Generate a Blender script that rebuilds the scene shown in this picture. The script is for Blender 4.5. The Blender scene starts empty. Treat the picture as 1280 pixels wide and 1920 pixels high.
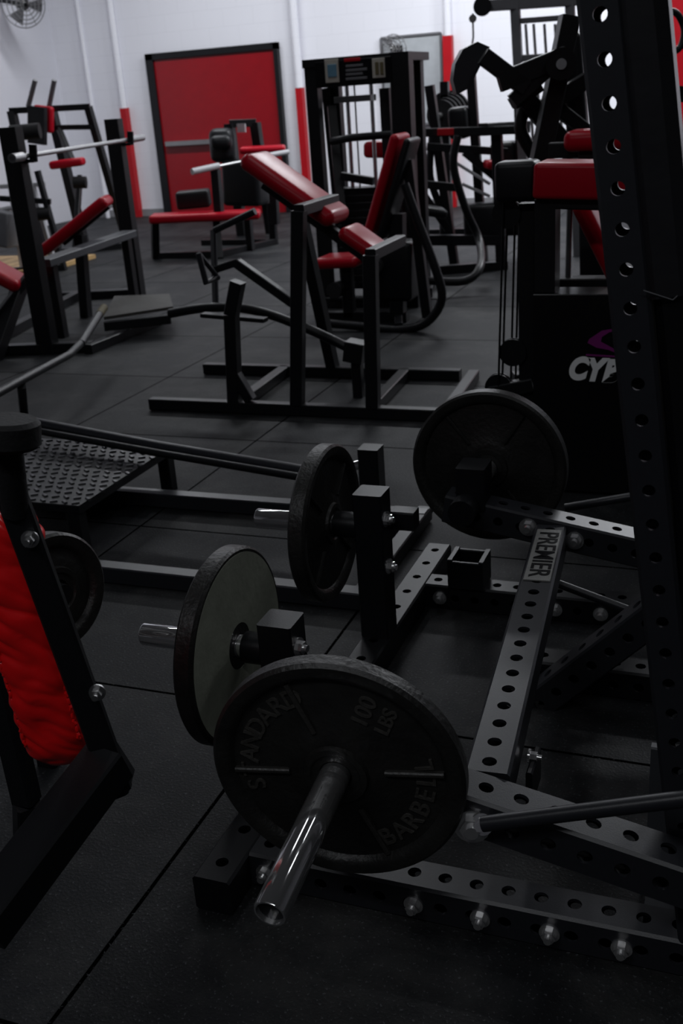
import bpy, bmesh, math, random
from mathutils import Vector as V, Matrix, noise
random.seed(4)
S=bpy.context.scene; COL=S.collection
S.view_settings.view_transform='Standard'
F=1965.0; TH=math.atan(780/1965); RO=math.radians(4.13); YAW=math.radians(22)
cT,sT,cr,sr,cy,sy=math.cos(TH),math.sin(TH),math.cos(RO),math.sin(RO),math.cos(YAW),math.sin(YAW)
EYE=V((0,0,1.4))
def rot(X,Y,Z): return V((X*cy-Y*sy, X*sy+Y*cy, Z))
def ray(px,py):
    u=px-640; v=py-960
    a=u*cr-v*sr; b=u*sr+v*cr
    return rot(a,F*cT-b*sT,-F*sT-b*cT), F*cT-b*sT
def hx(px,py,x): r,_=ray(px,py); return EYE+r*(x/r.x)
def hy(px,py,y): r,_=ray(px,py); return EYE+r*(y/r.y)
def hz(px,py,z=0): r,_=ray(px,py); return EYE+r*((z-1.4)/r.z)
def dp(px,py,Y): r,yr=ray(px,py); return EYE+r*(Y/yr)
def hv(px,py,P):
    r,_=ray(px,py); t=math.hypot(P[0],P[1])/math.hypot(r.x,r.y); return 1.4+r.z*t
def fl(p,z=0): return V((p[0],p[1],z))
# camera
cam=bpy.data.cameras.new('camera'); co=bpy.data.objects.new('camera',cam); COL.objects.link(co); S.camera=co
R_=rot(cr,-sr*sT,-sr*cT); U_=-rot(-sr,-cr*sT,-cr*cT); B_=-rot(0,cT,-sT)
m=Matrix((R_,U_,B_)).transposed().to_4x4(); m.translation=EYE; co.matrix_world=m
cam.sensor_fit='VERTICAL'; cam.sensor_height=36; cam.sensor_width=24; cam.lens=36*F/1920; cam.clip_start=.05
cam.dof.use_dof=True; cam.dof.focus_distance=1.95; cam.dof.aperture_fstop=7

# ---------- materials
def mat(name,col,rough=.5,metal=0,bump=0,bs=40,var=0,spec=.3,coat=0):
    M=bpy.data.materials.new(name); M.use_nodes=True; nt=M.node_tree; b=nt.nodes['Principled BSDF']
    b.inputs['Base Color'].default_value=(*col,1); b.inputs['Roughness'].default_value=rough; b.inputs['Metallic'].default_value=metal
    b.inputs['Specular IOR Level'].default_value=spec; b.inputs['Coat Weight'].default_value=coat
    tc=nt.nodes.new('ShaderNodeTexCoord')
    n=nt.nodes.new('ShaderNodeTexNoise'); n.inputs['Scale'].default_value=bs; n.inputs['Detail'].default_value=5
    nt.links.new(tc.outputs['Object'],n.inputs['Vector'])
    if bump:
        bp=nt.nodes.new('ShaderNodeBump'); bp.inputs['Strength'].default_value=bump; bp.inputs['Distance'].default_value=.01
        nt.links.new(n.outputs['Fac'],bp.inputs['Height']); nt.links.new(bp.outputs['Normal'],b.inputs['Normal'])
    n2=nt.nodes.new('ShaderNodeTexNoise'); n2.inputs['Scale'].default_value=bs*.2+2; n2.inputs['Detail'].default_value=6
    nt.links.new(tc.outputs['Object'],n2.inputs['Vector'])
    mx=nt.nodes.new('ShaderNodeMix'); mx.data_type='RGBA'
    v=var or .15
    mx.inputs[6].default_value=(*[c*(1-v) for c in col],1); mx.inputs[7].default_value=(*[min(1,c*(1+v)) for c in col],1)
    nt.links.new(n2.outputs['Fac'],mx.inputs[0]); nt.links.new(mx.outputs[2],b.inputs['Base Color'])
    return M
BLK=mat('black_powder_coat',(.007,.0075,.009),.4,bump=.05,bs=300)
BLK2=mat('black_gloss_paint',(.005,.005,.006),.3)
GRYB=mat('satin_black_steel',(.017,.018,.022),.36,bump=.04,bs=400,spec=.45)
RUB=mat('black_rubber',(.01,.01,.011),.7,bump=.15,bs=120)
CHR=mat('chrome',(.95,.95,.96),.08,.93,spec=.5)
ZINC=mat('zinc_bolt',(.95,.95,.95),.16,.92,spec=.5)
STL=mat('brushed_steel',(.4,.4,.4),.35,1)
IRON=mat('cast_iron_black',(.014,.0138,.013),.4,bump=.2,bs=100,var=.75,spec=.4)
IRONT=mat('lightened_letter_iron',(.042,.04,.036),.45,bump=.3,bs=140,var=.7,spec=.5)  # paler than the disc, standing in for light on the letters
IRONR=mat('lighter_rib_iron',(.026,.025,.023),.45,bump=.2,bs=120,var=.6,spec=.5)  # ribs slightly lighter than the disc
OLIVE=mat('olive_grey_face',(.24,.255,.205),.6,bump=.1,bs=60,var=.35)
RED=mat('red_vinyl',(.38,.004,.015),.3,bump=.06,bs=8,spec=.2)
REDW=mat('red_wrinkled_vinyl',(.8,.006,.008),.22,bump=.22,bs=16,spec=.6)
REDP=mat('red_paint',(.42,.006,.012),.45)
REDD=mat('red_door_paint',(.27,.002,.007),.3,spec=.5)
WHT=mat('white_print',(.95,.95,.95),.5)
PUR=mat('magenta_print',(.2,.015,.16),.5)
GREY=mat('grey_paint',(.13,.13,.14),.5)
PALE=mat('pale_plastic',(.45,.45,.47),.4)
GRIP=mat('worn_grip',(.12,.1,.05),.7)
STEP=mat('scuffed_grey_tread',(.05,.048,.043),.6,bump=.3,bs=60,var=.4)
STUD=mat('glint_stud_steel',(.09,.09,.095),.3,.6)  # grey lighter than the tread, stands in for glints on the studs
TAPE=mat('silver_plaque',(.22,.22,.21),.45,.2,bump=.2,bs=90,var=.4)
POSTR=mat('poster_paper',(.45,.43,.38),.6,var=.2)
POSTB=mat('poster_blue',(.12,.25,.35),.6,var=.3)
SHEET=mat('grey_sheet',(.055,.058,.065),.45)
VIN=mat('black_vinyl',(.012,.012,.014),.33,bump=.25,bs=12,spec=.5)
def wallmat(name,col,blocks=True):
    M=mat(name,col,.7); nt=M.node_tree; b=nt.nodes['Principled BSDF']
    tc=nt.nodes.new('ShaderNodeTexCoord'); mp=nt.nodes.new('ShaderNodeMapping')
    mp.inputs['Rotation'].default_value=(math.radians(90),0,0) if blocks!='left' else (math.radians(90),0,math.radians(90))
    br=nt.nodes.new('ShaderNodeTexBrick'); br.inputs['Scale'].default_value=1; br.inputs['Brick Width'].default_value=.42; br.inputs['Row Height'].default_value=.21
    br.inputs['Mortar Size'].default_value=.003; br.inputs['Color1'].default_value=(*col,1); br.inputs['Color2'].default_value=(*[c*.99 for c in col],1); br.inputs['Mortar'].default_value=(*[c*.93 for c in col],1)
    nt.links.new(tc.outputs['Object'],mp.inputs['Vector']); nt.links.new(mp.outputs[0],br.inputs['Vector']); nt.links.new(br.outputs['Color'],b.inputs['Base Color'])
    return M
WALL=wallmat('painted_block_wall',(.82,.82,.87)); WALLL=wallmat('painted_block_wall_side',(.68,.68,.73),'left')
CEIL=mat('low_bounce_ceiling',(.12,.12,.13),.8); DARKW=mat('low_bounce_wall',(.1,.1,.11),.8)  # unseen walls and ceiling darkened to cut bounced light
def floormat():
    M=mat('rubber_floor',(.014,.015,.017),.6,spec=.22); nt=M.node_tree; b=nt.nodes['Principled BSDF']
    tc=nt.nodes.new('ShaderNodeTexCoord')
    br=nt.nodes.new('ShaderNodeTexBrick'); br.offset=0; br.inputs['Scale'].default_value=1; br.inputs['Brick Width'].default_value=1.0; br.inputs['Row Height'].default_value=1.0
    br.inputs['Mortar Size'].default_value=.005; br.inputs['Mortar Smooth'].default_value=.3
    br.inputs['Color1'].default_value=(.0075,.0083,.0095,1); br.inputs['Color2'].default_value=(.015,.016,.018,1); br.inputs['Mortar'].default_value=(.001,.001,.001,1)
    n=nt.nodes.new('ShaderNodeTexNoise'); n.inputs['Scale'].default_value=150; n.inputs['Detail'].default_value=2
    rp=nt.nodes.new('ShaderNodeValToRGB'); rp.color_ramp.elements[0].position=.62; rp.color_ramp.elements[0].color=(0,0,0,1); rp.color_ramp.elements[1].position=.72; rp.color_ramp.elements[1].color=(.05,.052,.056,1)
    n2=nt.nodes.new('ShaderNodeTexNoise'); n2.inputs['Scale'].default_value=2.6; n2.inputs['Detail'].default_value=12; n2.inputs['Roughness'].default_value=.7
    rp2=nt.nodes.new('ShaderNodeValToRGB'); rp2.color_ramp.elements[0].position=.46; rp2.color_ramp.elements[0].color=(0,0,0,1); rp2.color_ramp.elements[1].position=.7; rp2.color_ramp.elements[1].color=(.028,.027,.025,1)
    ad=nt.nodes.new('ShaderNodeMix'); ad.data_type='RGBA'; ad.blend_type='ADD'; ad.inputs[0].default_value=1
    ad2=nt.nodes.new('ShaderNodeMix'); ad2.data_type='RGBA'; ad2.blend_type='ADD'
    iv=nt.nodes.new('ShaderNodeMath'); iv.operation='SUBTRACT'; iv.inputs[0].default_value=1; nt.links.new(br.outputs['Fac'],iv.inputs[1]); nt.links.new(iv.outputs[0],ad2.inputs[0])
    for t in (br,n,n2): nt.links.new(tc.outputs['Object'],t.inputs['Vector'])
    nt.links.new(n.outputs['Fac'],rp.inputs[0]); nt.links.new(n2.outputs['Fac'],rp2.inputs[0])
    nt.links.new(br.outputs['Color'],ad.inputs[6]); nt.links.new(rp.outputs[0],ad.inputs[7])
    nt.links.new(ad.outputs[2],ad2.inputs[6]); nt.links.new(rp2.outputs[0],ad2.inputs[7]); nt.links.new(ad2.outputs[2],b.inputs['Base Color'])
    sub=nt.nodes.new('ShaderNodeMath'); sub.operation='SUBTRACT'; nt.links.new(n.outputs['Fac'],sub.inputs[0])
    mul=nt.nodes.new('ShaderNodeMath'); mul.operation='MULTIPLY'; mul.inputs[1].default_value=1.5; nt.links.new(br.outputs['Fac'],mul.inputs[0]); nt.links.new(mul.outputs[0],sub.inputs[1])
    bp=nt.nodes.new('ShaderNodeBump'); bp.inputs['Strength'].default_value=.35; bp.inputs['Distance'].default_value=.004
    nt.links.new(sub.outputs[0],bp.inputs['Height']); nt.links.new(bp.outputs[0],b.inputs['Normal'])
    sp=nt.nodes.new('ShaderNodeMapRange'); sp.inputs['To Min'].default_value=.17; sp.inputs['To Max'].default_value=.0; nt.links.new(br.outputs['Fac'],sp.inputs['Value']); nt.links.new(sp.outputs[0],b.inputs['Specular IOR Level'])
    return M
def woodmat():
    M=mat('platform_wood',(.5,.3,.12),.5); nt=M.node_tree; b=nt.nodes['Principled BSDF']
    w=nt.nodes.new('ShaderNodeTexWave'); w.inputs['Scale'].default_value=3; w.inputs['Distortion'].default_value=4
    r=nt.nodes.new('ShaderNodeValToRGB'); r.color_ramp.elements[0].color=(.36,.22,.09,1); r.color_ramp.elements[1].color=(.55,.36,.16,1)
    nt.links.new(w.outputs['Fac'],r.inputs[0]); nt.links.new(r.outputs[0],b.inputs['Base Color']); return M
FLOOR=floormat(); WOOD=woodmat()
# ---------- mesh builder
def basis(axis,up=(0,0,1)):
    a=V(axis).normalized(); r=V(up).cross(a)
    if r.length<1e-4: r=V((1,0,0))
    r.normalize(); u=a.cross(r)
    return Matrix((r,u,a)).transposed()
class MB:
    def __init__(s): s.bm=bmesh.new()
    def beam(s,p0,p1,w,h=None,up=(0,0,1),ch=.004):
        h=h or w; p0=V(p0);p1=V(p1); d=(p1-p0).normalized(); up=V(up)
        if abs(d.dot(up))>.98: up=V((0,1,0))
        sd=d.cross(up).normalized(); u=sd.cross(d); a=w/2;b=h/2; c=min(ch,a*.5,b*.5)
        cs=[(a,b-c),(a-c,b),(-a+c,b),(-a,b-c),(-a,-b+c),(-a+c,-b),(a-c,-b),(a,-b+c)]
        r=[[s.bm.verts.new(p+sd*x+u*y) for x,y in cs] for p in (p0,p1)]
        for i in range(8):
            j=(i+1)%8; s.bm.faces.new((r[0][i],r[0][j],r[1][j],r[1][i]))
        s.bm.faces.new(r[0][::-1]); s.bm.faces.new(r[1]); return s
    def pad(s,p0,p1,w,h,up=(0,0,1),r=.02,seg=4):
        p0=V(p0);p1=V(p1); d=(p1-p0); L=d.length; d.normalize(); up=V(up)
        if abs(d.dot(up))>.98: up=V((0,1,0))
        sd=d.cross(up).normalized(); u=sd.cross(d)
        t=bmesh.new(); bmesh.ops.create_cube(t,size=1)
        bmesh.ops.scale(t,vec=(L,w,h),verts=t.verts)
        bmesh.ops.bevel(t,geom=t.edges[:],offset=min(r,w*.49,h*.49,L*.49),segments=seg,affect='EDGES',profile=.5)
        Mx=Matrix((d,sd,u)).transposed().to_4x4(); Mx.translation=(p0+p1)/2
        bmesh.ops.transform(t,matrix=Mx,verts=t.verts)
        me=bpy.data.meshes.new('t'); t.to_mesh(me); t.free(); s.bm.from_mesh(me); bpy.data.meshes.remove(me); return s
    def tube(s,pts,r,seg=10,sm=0,closed=False):
        P=[V(p) for p in pts]
        if sm and len(P)>2:
            Q=[]; n=len(P)
            for i in range(n if closed else n-1):
                a,b,c,d=(P[(i-1)%n] if (closed or i>0) else P[0]),P[i],P[(i+1)%n],(P[(i+2)%n] if (closed or i+2<n) else P[-1])
                for k in range(sm):
                    t=k/sm; Q.append(.5*((2*b)+(c-a)*t+(2*a-5*b+4*c-d)*t*t+(3*b-a-3*c+d)*t**3))
            if not closed: Q.append(P[-1])
            P=Q
        n=len(P); rings=[]; pr=None
        for i in range(n):
            a=P[i-1] if (i>0 or closed) else P[i]; b=P[(i+1)%n] if (i<n-1 or closed) else P[i]
            d=(b-a).normalized()
            if pr is None:
                x=d.cross(V((0,0,1)))
                if x.length<.05: x=d.cross(V((0,1,0)))
                x.normalize()
            else: x=(pr-d*pr.dot(d)).normalized()
            pr=x; y=d.cross(x)
            rings.append([s.bm.verts.new(P[i]+(x*math.cos(6.28318*k/seg)+y*math.sin(6.28318*k/seg))*r) for k in range(seg)])
        for i in range(n if closed else n-1):
            for k in range(seg):
                A=rings[i];B=rings[(i+1)%n]; s.bm.faces.new((A[k],A[(k+1)%seg],B[(k+1)%seg],B[k]))
        if not closed: s.bm.faces.new(rings[0][::-1]); s.bm.faces.new(rings[-1])
        return s
    def cyl(s,p0,p1,r,seg=20): return s.tube([p0,p1],r,seg)
    def lathe(s,prof,c,axis,seg=48,close=False):
        B=basis(axis); c=V(c); rings=[]
        for r,h in prof:
            rings.append([s.bm.verts.new(c+B@V((r*math.cos(6.283185*k/seg),r*math.sin(6.283185*k/seg),h))) for k in range(seg)])
        n=len(prof)
        for i in range(n if close else n-1):
            for k in range(seg):
                A=rings[i];D=rings[(i+1)%n]; s.bm.faces.new((A[k],A[(k+1)%seg],D[(k+1)%seg],D[k]))
        if not close: s.bm.faces.new(rings[0][::-1]); s.bm.faces.new(rings[-1])
        return s
    def poly(s,pts,vec):
        a=[s.bm.verts.new(V(p)) for p in pts]; b=[s.bm.verts.new(V(p)+V(vec)) for p in pts]; n=len(pts)
        for i in range(n): s.bm.faces.new((a[i],a[(i+1)%n],b[(i+1)%n],b[i]))
        s.bm.faces.new(a[::-1]); s.bm.faces.new(b); return s
    def box(s,a,b):
        a=V(a);b=V(b); s.beam(V((a.x,(a.y+b.y)/2,(a.z+b.z)/2)),V((b.x,(a.y+b.y)/2,(a.z+b.z)/2)),abs(b.y-a.y),abs(b.z-a.z),ch=.003); return s
    def bolt(s,p,axis,r=.012):
        a=V(axis).normalized(); p=V(p)
        s.cyl(p,p+a*.004,r*1.45,20); s.tube([p+a*.004,p+a*.016],r,6); s.cyl(p+a*.016,p+a*.024,r*.55,12); return s
    def perf(s,p0,p1,w,h=None,up=(0,0,1),pitch=.055,rad=.0125,faces='tbsd',m=16):
        h=h or w; p0=V(p0);p1=V(p1); d=p1-p0; L=d.length; d.normalize(); up=V(up)
        if abs(d.dot(up))>.98: up=V((0,1,0))
        sd=d.cross(up).normalized(); u=sd.cross(d); n=max(1,round(L/pitch)); cl=L/n; ch=.005; bm=s.bm
        for f,nr,ac,o,hw in (('t',u,sd,h/2,w/2-ch),('b',-u,sd,h/2,w/2-ch),('s',sd,u,w/2,h/2-ch),('d',-sd,u,w/2,h/2-ch)):
            if f not in faces:
                bm.faces.new([bm.verts.new(q+nr*o+ac*k) for q,k in ((p0,-hw),(p1,-hw),(p1,hw),(p0,hw))]); continue
            for i in range(n):
                c=p0+d*((i+.5)*cl)+nr*o
                ci=[bm.verts.new(c+d*(rad*math.cos(6.283185*j/m))+ac*(rad*math.sin(6.283185*j/m))) for j in range(m)]
                ii=[bm.verts.new(v.co-nr*.006) for v in ci]
                k4=[bm.verts.new(c+d*(x*cl/2)+ac*(y*hw)) for x,y in ((1,1),(-1,1),(-1,-1),(1,-1))]
                q=m//4
                for j in range(m):
                    k=j//q; j2=(j+1)%m
                    bm.faces.new((ci[j],k4[k],ci[j2])); bm.faces.new((ci[j],ci[j2],ii[j2],ii[j]))
                    if j%q==0: bm.faces.new((ci[j],k4[(k-1)%4],k4[k]))
        a=w/2;b=h/2;c=ch
        cs=[(a,b-c),(a-c,b),(-a+c,b),(-a,b-c),(-a,-b+c),(-a+c,-b),(a-c,-b),(a,-b+c)]
        r=[[bm.verts.new(p+sd*x+u*y) for x,y in cs] for p in (p0,p1)]
        for i in (0,2,4,6): bm.faces.new((r[0][i],r[0][i+1],r[1][i+1],r[1][i]))
        bm.faces.new(r[0][::-1]); bm.faces.new(r[1]); return s
    def text(s,body,size,Mx,ext=.002,shear=0,off=0,sp=1):
        cu=bpy.data.curves.new('t','FONT'); cu.body=body; cu.size=size; cu.extrude=ext; cu.shear=shear; cu.offset=off; cu.space_character=sp; cu.align_x='CENTER'; cu.align_y='CENTER'
        o=bpy.data.objects.new('t',cu); COL.objects.link(o); bpy.context.view_layer.update()
        me=bpy.data.meshes.new_from_object(o.evaluated_get(bpy.context.evaluated_depsgraph_get()))
        me.transform(Mx); s.bm.from_mesh(me); bpy.data.objects.remove(o); bpy.data.meshes.remove(me); bpy.data.curves.remove(cu); return s
    def build(s,name,mt,parent=None,loc=None,ang=35):
        off=V((0,0,0)); p=parent
        while p: off+=p.location; p=p.parent
        if loc is not None: off=V(loc)
        me=bpy.data.meshes.new(name); bmesh.ops.translate(s.bm,vec=-off,verts=s.bm.verts)
        s.bm.to_mesh(me); s.bm.free(); me.materials.append(mt)
        me.polygons.foreach_set('use_smooth',[True]*len(me.polygons)); me.set_sharp_from_angle(angle=math.radians(ang))
        o=bpy.data.objects.new(name,me); COL.objects.link(o); o.parent=parent
        if loc is not None: o.location=off
        return o
def thing(name,label,cat,loc,group=None):
    o=bpy.data.objects.new(name,None); COL.objects.link(o); o.location=V(loc); o['label']=label; o['category']=cat
    if group: o['group']=group
    return o
def tag(o,label,cat,group=None):
    o['label']=label;o['category']=cat
    if group:o['group']=group
    return o
def struct(o): o['kind']='structure'; return o
def part(parent,name,mt,*ops):
    mbs=[]
    for op in ops:
        mb=MB(); getattr(mb,op[0])(*op[1:])
        cs=[v.co for v in mb.bm.verts]; e=.004
        mbs.append([mb,[min(c[i] for c in cs)-e for i in range(3)],[max(c[i] for c in cs)+e for i in range(3)]])
    n=len(mbs); g=list(range(n))
    for i in range(n):
        for j in range(i):
            if all(mbs[i][1][q]<mbs[j][2][q] and mbs[j][1][q]<mbs[i][2][q] for q in range(3)):
                a,b=g[i],g[j]; g=[b if x==a else x for x in g]
    out=None
    for gid in sorted(set(g)):
        mb=MB()
        for i in range(n):
            if g[i]==gid:
                me=bpy.data.meshes.new('t'); mbs[i][0].bm.to_mesh(me); mb.bm.from_mesh(me); bpy.data.meshes.remove(me)
        o=mb.build(name,mt,parent); out=out or o
    for x in mbs: x[0].bm.free()
    return out
def bolt(parent,p,axis,r=.012,mt=None): return MB().bolt(p,axis,r).build('bolt',mt or ZINC,parent)
# ---------- room
X0,X1,Y0,Y1,ZC=-9.1,5.5,-4.5,13.3,4.3
def slab(name,a,b,mt): mb=MB(); mb.box(a,b); return struct(mb.build(name,mt))
slab('floor',(X0,Y0,-.1),(X1,Y1,0),FLOOR)
slab('ceiling',(X0,Y0,ZC),(X1,Y1,ZC+.1),CEIL)
slab('wall_back',(X0-.1,Y1,0),(X1+.1,Y1+.15,ZC),WALL)
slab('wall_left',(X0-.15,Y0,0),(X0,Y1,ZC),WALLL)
slab('wall_right',(X1,Y0,0),(X1+.15,Y1,ZC),DARKW)
slab('wall_front',(X0,Y0-.15,0),(X1,Y0,ZC),DARKW)
slab('baseboard_back',(X0,Y1-.02,0),(X1,Y1,.1),mat('baseboard_grey',(.25,.25,.26),.6))
dl=hy(314,300,Y1).x; dr=hy(533,300,Y1).x; dt=hy(400,103,Y1).z
d=struct(MB().box((dl,Y1-.05,0),(dr,Y1-.01,dt)).build('door_1',REDD))
mb=MB()
mb.box((dl-.11,Y1-.08,0),(dl,Y1,dt+.08)); mb.box((dr,Y1-.08,0),(dr+.06,Y1,dt+.08)); mb.box((dl-.11,Y1-.08,dt),(dr+.06,Y1,dt+.08)); mb.build('door_frame',BLK,d)
a=hy(316,270,Y1-.12); MB().box((dl+.06,Y1-.12,a.z-.03),(dl+.85,Y1-.05,a.z+.03)).build('push_bar',STL,d)
a=hy(1243,150,Y1-.02); d2=struct(MB().box((a.x,Y1-.05,0),(a.x+1.6,Y1-.01,2.35)).build('door_2',REDD))
mb=MB(); mb.box((a.x-.1,Y1-.08,0),(a.x,Y1,2.45)).box((a.x+1.6,Y1-.08,0),(a.x+1.7,Y1,2.45)).box((a.x-.1,Y1-.08,2.35),(a.x+1.7,Y1,2.45)).build('door_frame',BLK,d2)
def pipe(px,py,r,lab,redpx=None,w=.045):
    p=hy(px,py,Y1-.06); o=thing('wall_pipe',lab,'pipe',(p.x,Y1-.06,0),'white pipes running down the back wall')
    z=1.5
    if redpx: z=hy(redpx[0],redpx[1],Y1-.08).z; MB().box((p.x-w,Y1-.1,0),(p.x+w,Y1-.005,z)).build('red_guard',REDP,o)
    MB().cyl((p.x,Y1-.06,z if redpx else 0),(p.x,Y1-.06,ZC),r,14).build('pipe',WALL,o)
pipe(246,305,.045,'white wall pipe with red guard just left of the red door',(230,203))
pipe(567,240,.05,'white wall pipe with red guard just right of the red door',(556,165))
pipe(158,100,.03,'thin bare white pipe near the left corner of the room')
pipe(842,175,.045,'white pipe with red guard beside the wall mirror',(846,66),.055)
p0=hy(714,72,Y1-.03);p1=hy(826,70,Y1-.03);p2=hy(735,236,Y1-.03)
mr=thing('wall_mirror','large rectangular mirror on the back wall behind the weight machines','mirror',(p0.x,Y1-.03,p2.z))
MB().box((p0.x,Y1-.03,p2.z),(p1.x,Y1-.01,p0.z)).build('grey_mirror_pane',mat('grey_mirror_pane',(.42,.44,.46),.25,.0),mr)  # flat pale grey stands in for the room's reflection
mb=MB()
for A,B in (((p0.x,p0.z),(p1.x,p0.z)),((p0.x,p2.z),(p1.x,p2.z)),((p0.x,p2.z),(p0.x,p0.z)),((p1.x,p2.z),(p1.x,p0.z))): mb.beam((A[0],Y1-.03,A[1]),(B[0],Y1-.03,B[1]),.03)
mb.build('mirror_frame',GREY,mr)
def fan(c,ax,R,lab,loc):
    t=thing('wall_fan',lab,'fan',c); B=basis(ax); c=V(c)
    mb=MB()
    for k in range(5):
        rr=R*(.25+.75*k/4); mb.tube([c+B@V((rr*math.cos(i*.2618),rr*math.sin(i*.2618),.09*(1-(k/4)**2)-.0)) for i in range(24)],.006,6,closed=True)
    for k in range(12):
        a=k*.5236; mb.tube([c+B@V((R*q*math.cos(a),R*q*math.sin(a),.09*(1-q*q))) for q in (.1,.4,.7,1)],.004,5)
    mb.build('cage',STL,t)
    for k in range(3):
        a=k*2.094; MB().poly([c+B@V((R*q*math.cos(a+w),R*q*math.sin(a+w),z)) for q,w,z in ((.15,-.3,.01),(.85,-.45,.0),(.9,.3,.05),(.15,.3,.03))],B@V((0,0,.004))).build('blade',GREY,t)
    MB().cyl(c-B@V((0,0,.14)),c+B@V((0,0,.02)),R*.25).build('motor',BLK,t)
    MB().beam(c-B@V((0,0,.1)),loc,.05).build('bracket',BLK,t)
c=hx(44,8,X0+.5); fan(c,(.8,-.6,-.2),.27,'wall fan in a wire cage high on the left wall',(X0,c.y+.2,c.z+.1))
c=hy(738,92,Y1-.3); fan(c,(-.1,-1,-.1),.16,'small silver wall fan above the wall mirror',(c.x,Y1,c.z-.1))

# ---------- weight plates
def plate(c,axis,R,th,mt,lab,spin=0,letters=None,ribs=(),seg=96,face=None):
    t=thing('weight_plate',lab,'weight plate',c); c=V(c); B=basis(axis); h=th/2
    back=[(.027,-h),(.06,-h),(.07,-h+.012),(R-.035,-h+.012),(R-.026,-h),(R-.006,-h)]
    if face: back=[(.027,-h),(R-.006,-h)]
    pr=back+[(R,-h+.006),(R,h-.006),(R-.006,h),(R-.02,h),(R-.028,h-.004),(R-.034,h-.013),(.085,h-.013),(.07,h-.006),(.055,h-.004),(.052,h+.003),(.042,h+.003),(.038,h-.001),(.027,h-.001)]
    MB().lathe(pr,c,axis,seg,True).build('disc',mt,t)
    if face: MB().lathe([(.05,-h-.001),(R-.012,-h-.001),(R-.012,-h+.001),(.05,-h+.001)],c,axis,seg,True).build('painted_face',face,t)
    zf=h-.013
    for a in ribs:
        a=math.radians(a+spin); dv=V((math.cos(a),math.sin(a),0))
        MB().beam(c+B@(dv*.08+V((0,0,zf))),c+B@(dv*(R-.034)+V((0,0,zf))),.009,.016,up=B@V((0,0,1)),ch=.004).build('rib',mt if not letters else IRONR,t)
    if letters:
        B4=B.to_4x4(); B4.translation=c; Sp=Matrix.Rotation(math.radians(spin),4,'Z')
        def put(mb,ch,size,r,th_,rt):
            mb.text(ch,size,B4@Sp@Matrix.Translation((r*math.cos(th_),r*math.sin(th_),zf+.0005))@Matrix.Rotation(rt,4,'Z'),.0025,0,.0004)
        rr=R*.7; st=.205; w,v,n=letters
        mb=MB()
        for i,chh in enumerate(w):
            a=math.pi/2+st*(len(w)-1)/2-i*st; put(mb,chh,R*.215,rr,a,a-math.pi/2)
        mb.build('raised_lettering',IRONT,t); mb=MB()
        for i,chh in enumerate(v):
            a=-math.pi/2-st*(len(v)-1)/2+i*st; put(mb,chh,R*.215,rr,a,a+math.pi/2)
        mb.build('raised_lettering',IRONT,t)
        mb=MB(); put(mb,n,R*.19,R*.63,0,0 )
        mb.text('LBS',R*.16,B4@Sp@Matrix.Translation((R*.63,-R*.18,zf+.0005)),.0025,0,.0004); mb.build('raised_lettering',IRONT,t)
    return t
# ---------- K : lever rack in the foreground
k=thing('lever_rack','black perforated steel lever rack with bolted floor frame filling the lower right','weight rack',(-.85,1.9,0))
Wd=.076; xf=-.85
part(k,'foot_beam',BLK,('perf',(xf,1.33,.038),(xf,2.9,.038),Wd,Wd,(0,0,1),.1,.0125,'t'))
part(k,'base_beam',GRYB,('perf',(xf+.038,1.453,.038),(1.15,1.453,.038),Wd,Wd,(0,0,1),.058,.0125,'tsd'))
part(k,'base_beam',BLK,('perf',(xf+.038,2.65,.038),(1.15,2.65,.038),Wd,Wd,(0,0,1),.058,.0125,'tsd'))
part(k,'cross_beam',BLK,('perf',(-.5,2.29,.038),(.9,2.29,.038),Wd,Wd,(0,0,1),.058,.0125,'tsd'))
tops=[]
for px,py in ((525,1160),(695,920)):
    c=hx(px,py,xf); tops.append(c)
    part(k,'storage_post',BLK,('beam',(xf,c.y,.076),(xf,c.y,c.z),Wd,Wd))
(A,Bq)=tops
h1=hy(270,1188,A.y); h2=hy(483,970,Bq.y)
def horn(root,p0,p1,lab):
    p0=V(p0);p1=V(p1); d=(p1-p0).normalized(); L=(p1-p0).length
    o=part(root,'plate_horn',CHR,('lathe',[(.0235,0),(.0252,.003),(.0252,L-.003),(.0235,L),(.021,L),(.0205,L-.02)],p0,d,40)); o['label']=lab
    pg=part(o,'horn_plug',BLK,('cyl',p1-d*.02,p1-d*.008,.0207))
    return o
z1=h1.z; z2=h2.z
horn(k,(xf-.038,A.y,z1),(h1.x,A.y,z1),'chrome plate horn')
horn(k,(xf-.038,Bq.y,z2),(h2.x,Bq.y,z2),'chrome plate horn')
part(k,'horn_collar',BLK,('cyl',(xf-.038,A.y,z1),(xf-.085,A.y,z1),.034))
part(k,'horn_collar',BLK,('cyl',(xf-.038,Bq.y,z2),(xf-.1,Bq.y,z2),.034))
pc=hy(434,1222,A.y)
plate((pc.x,A.y,z1-.0),(-1,0,0),.212,.042,IRON,'olive-grey faced weight plate on the nearer low storage horn',0,None,(),96,OLIVE)
pc=hy(612,985,Bq.y)
plate((pc.x,Bq.y,z2),(1,0,0),.205,.045,IRON,'black weight plate on the farther low storage horn of the rack',0,None,(45,135,225,315))
for px,py in ((497,1635),(775,1685),(900,1715),(1030,1748),(1165,1780)):
    q=hy(px,py,1.415); bolt(k,(q.x,1.415,.038),(0,-1,0),.0125)
for px,py in ((768,1127),(825,1150),(1040,1160),(1125,1172)):
    q=hy(px,py,2.61); bolt(k,(q.x,2.612,.038),(0,-1,0),.014)
for c,dz in ((A,.055),(Bq,.07),(Bq,.2)): bolt(k,(xf+.038,c.y-.01,c.z-dz),(1,-.15,.0),.014)
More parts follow.
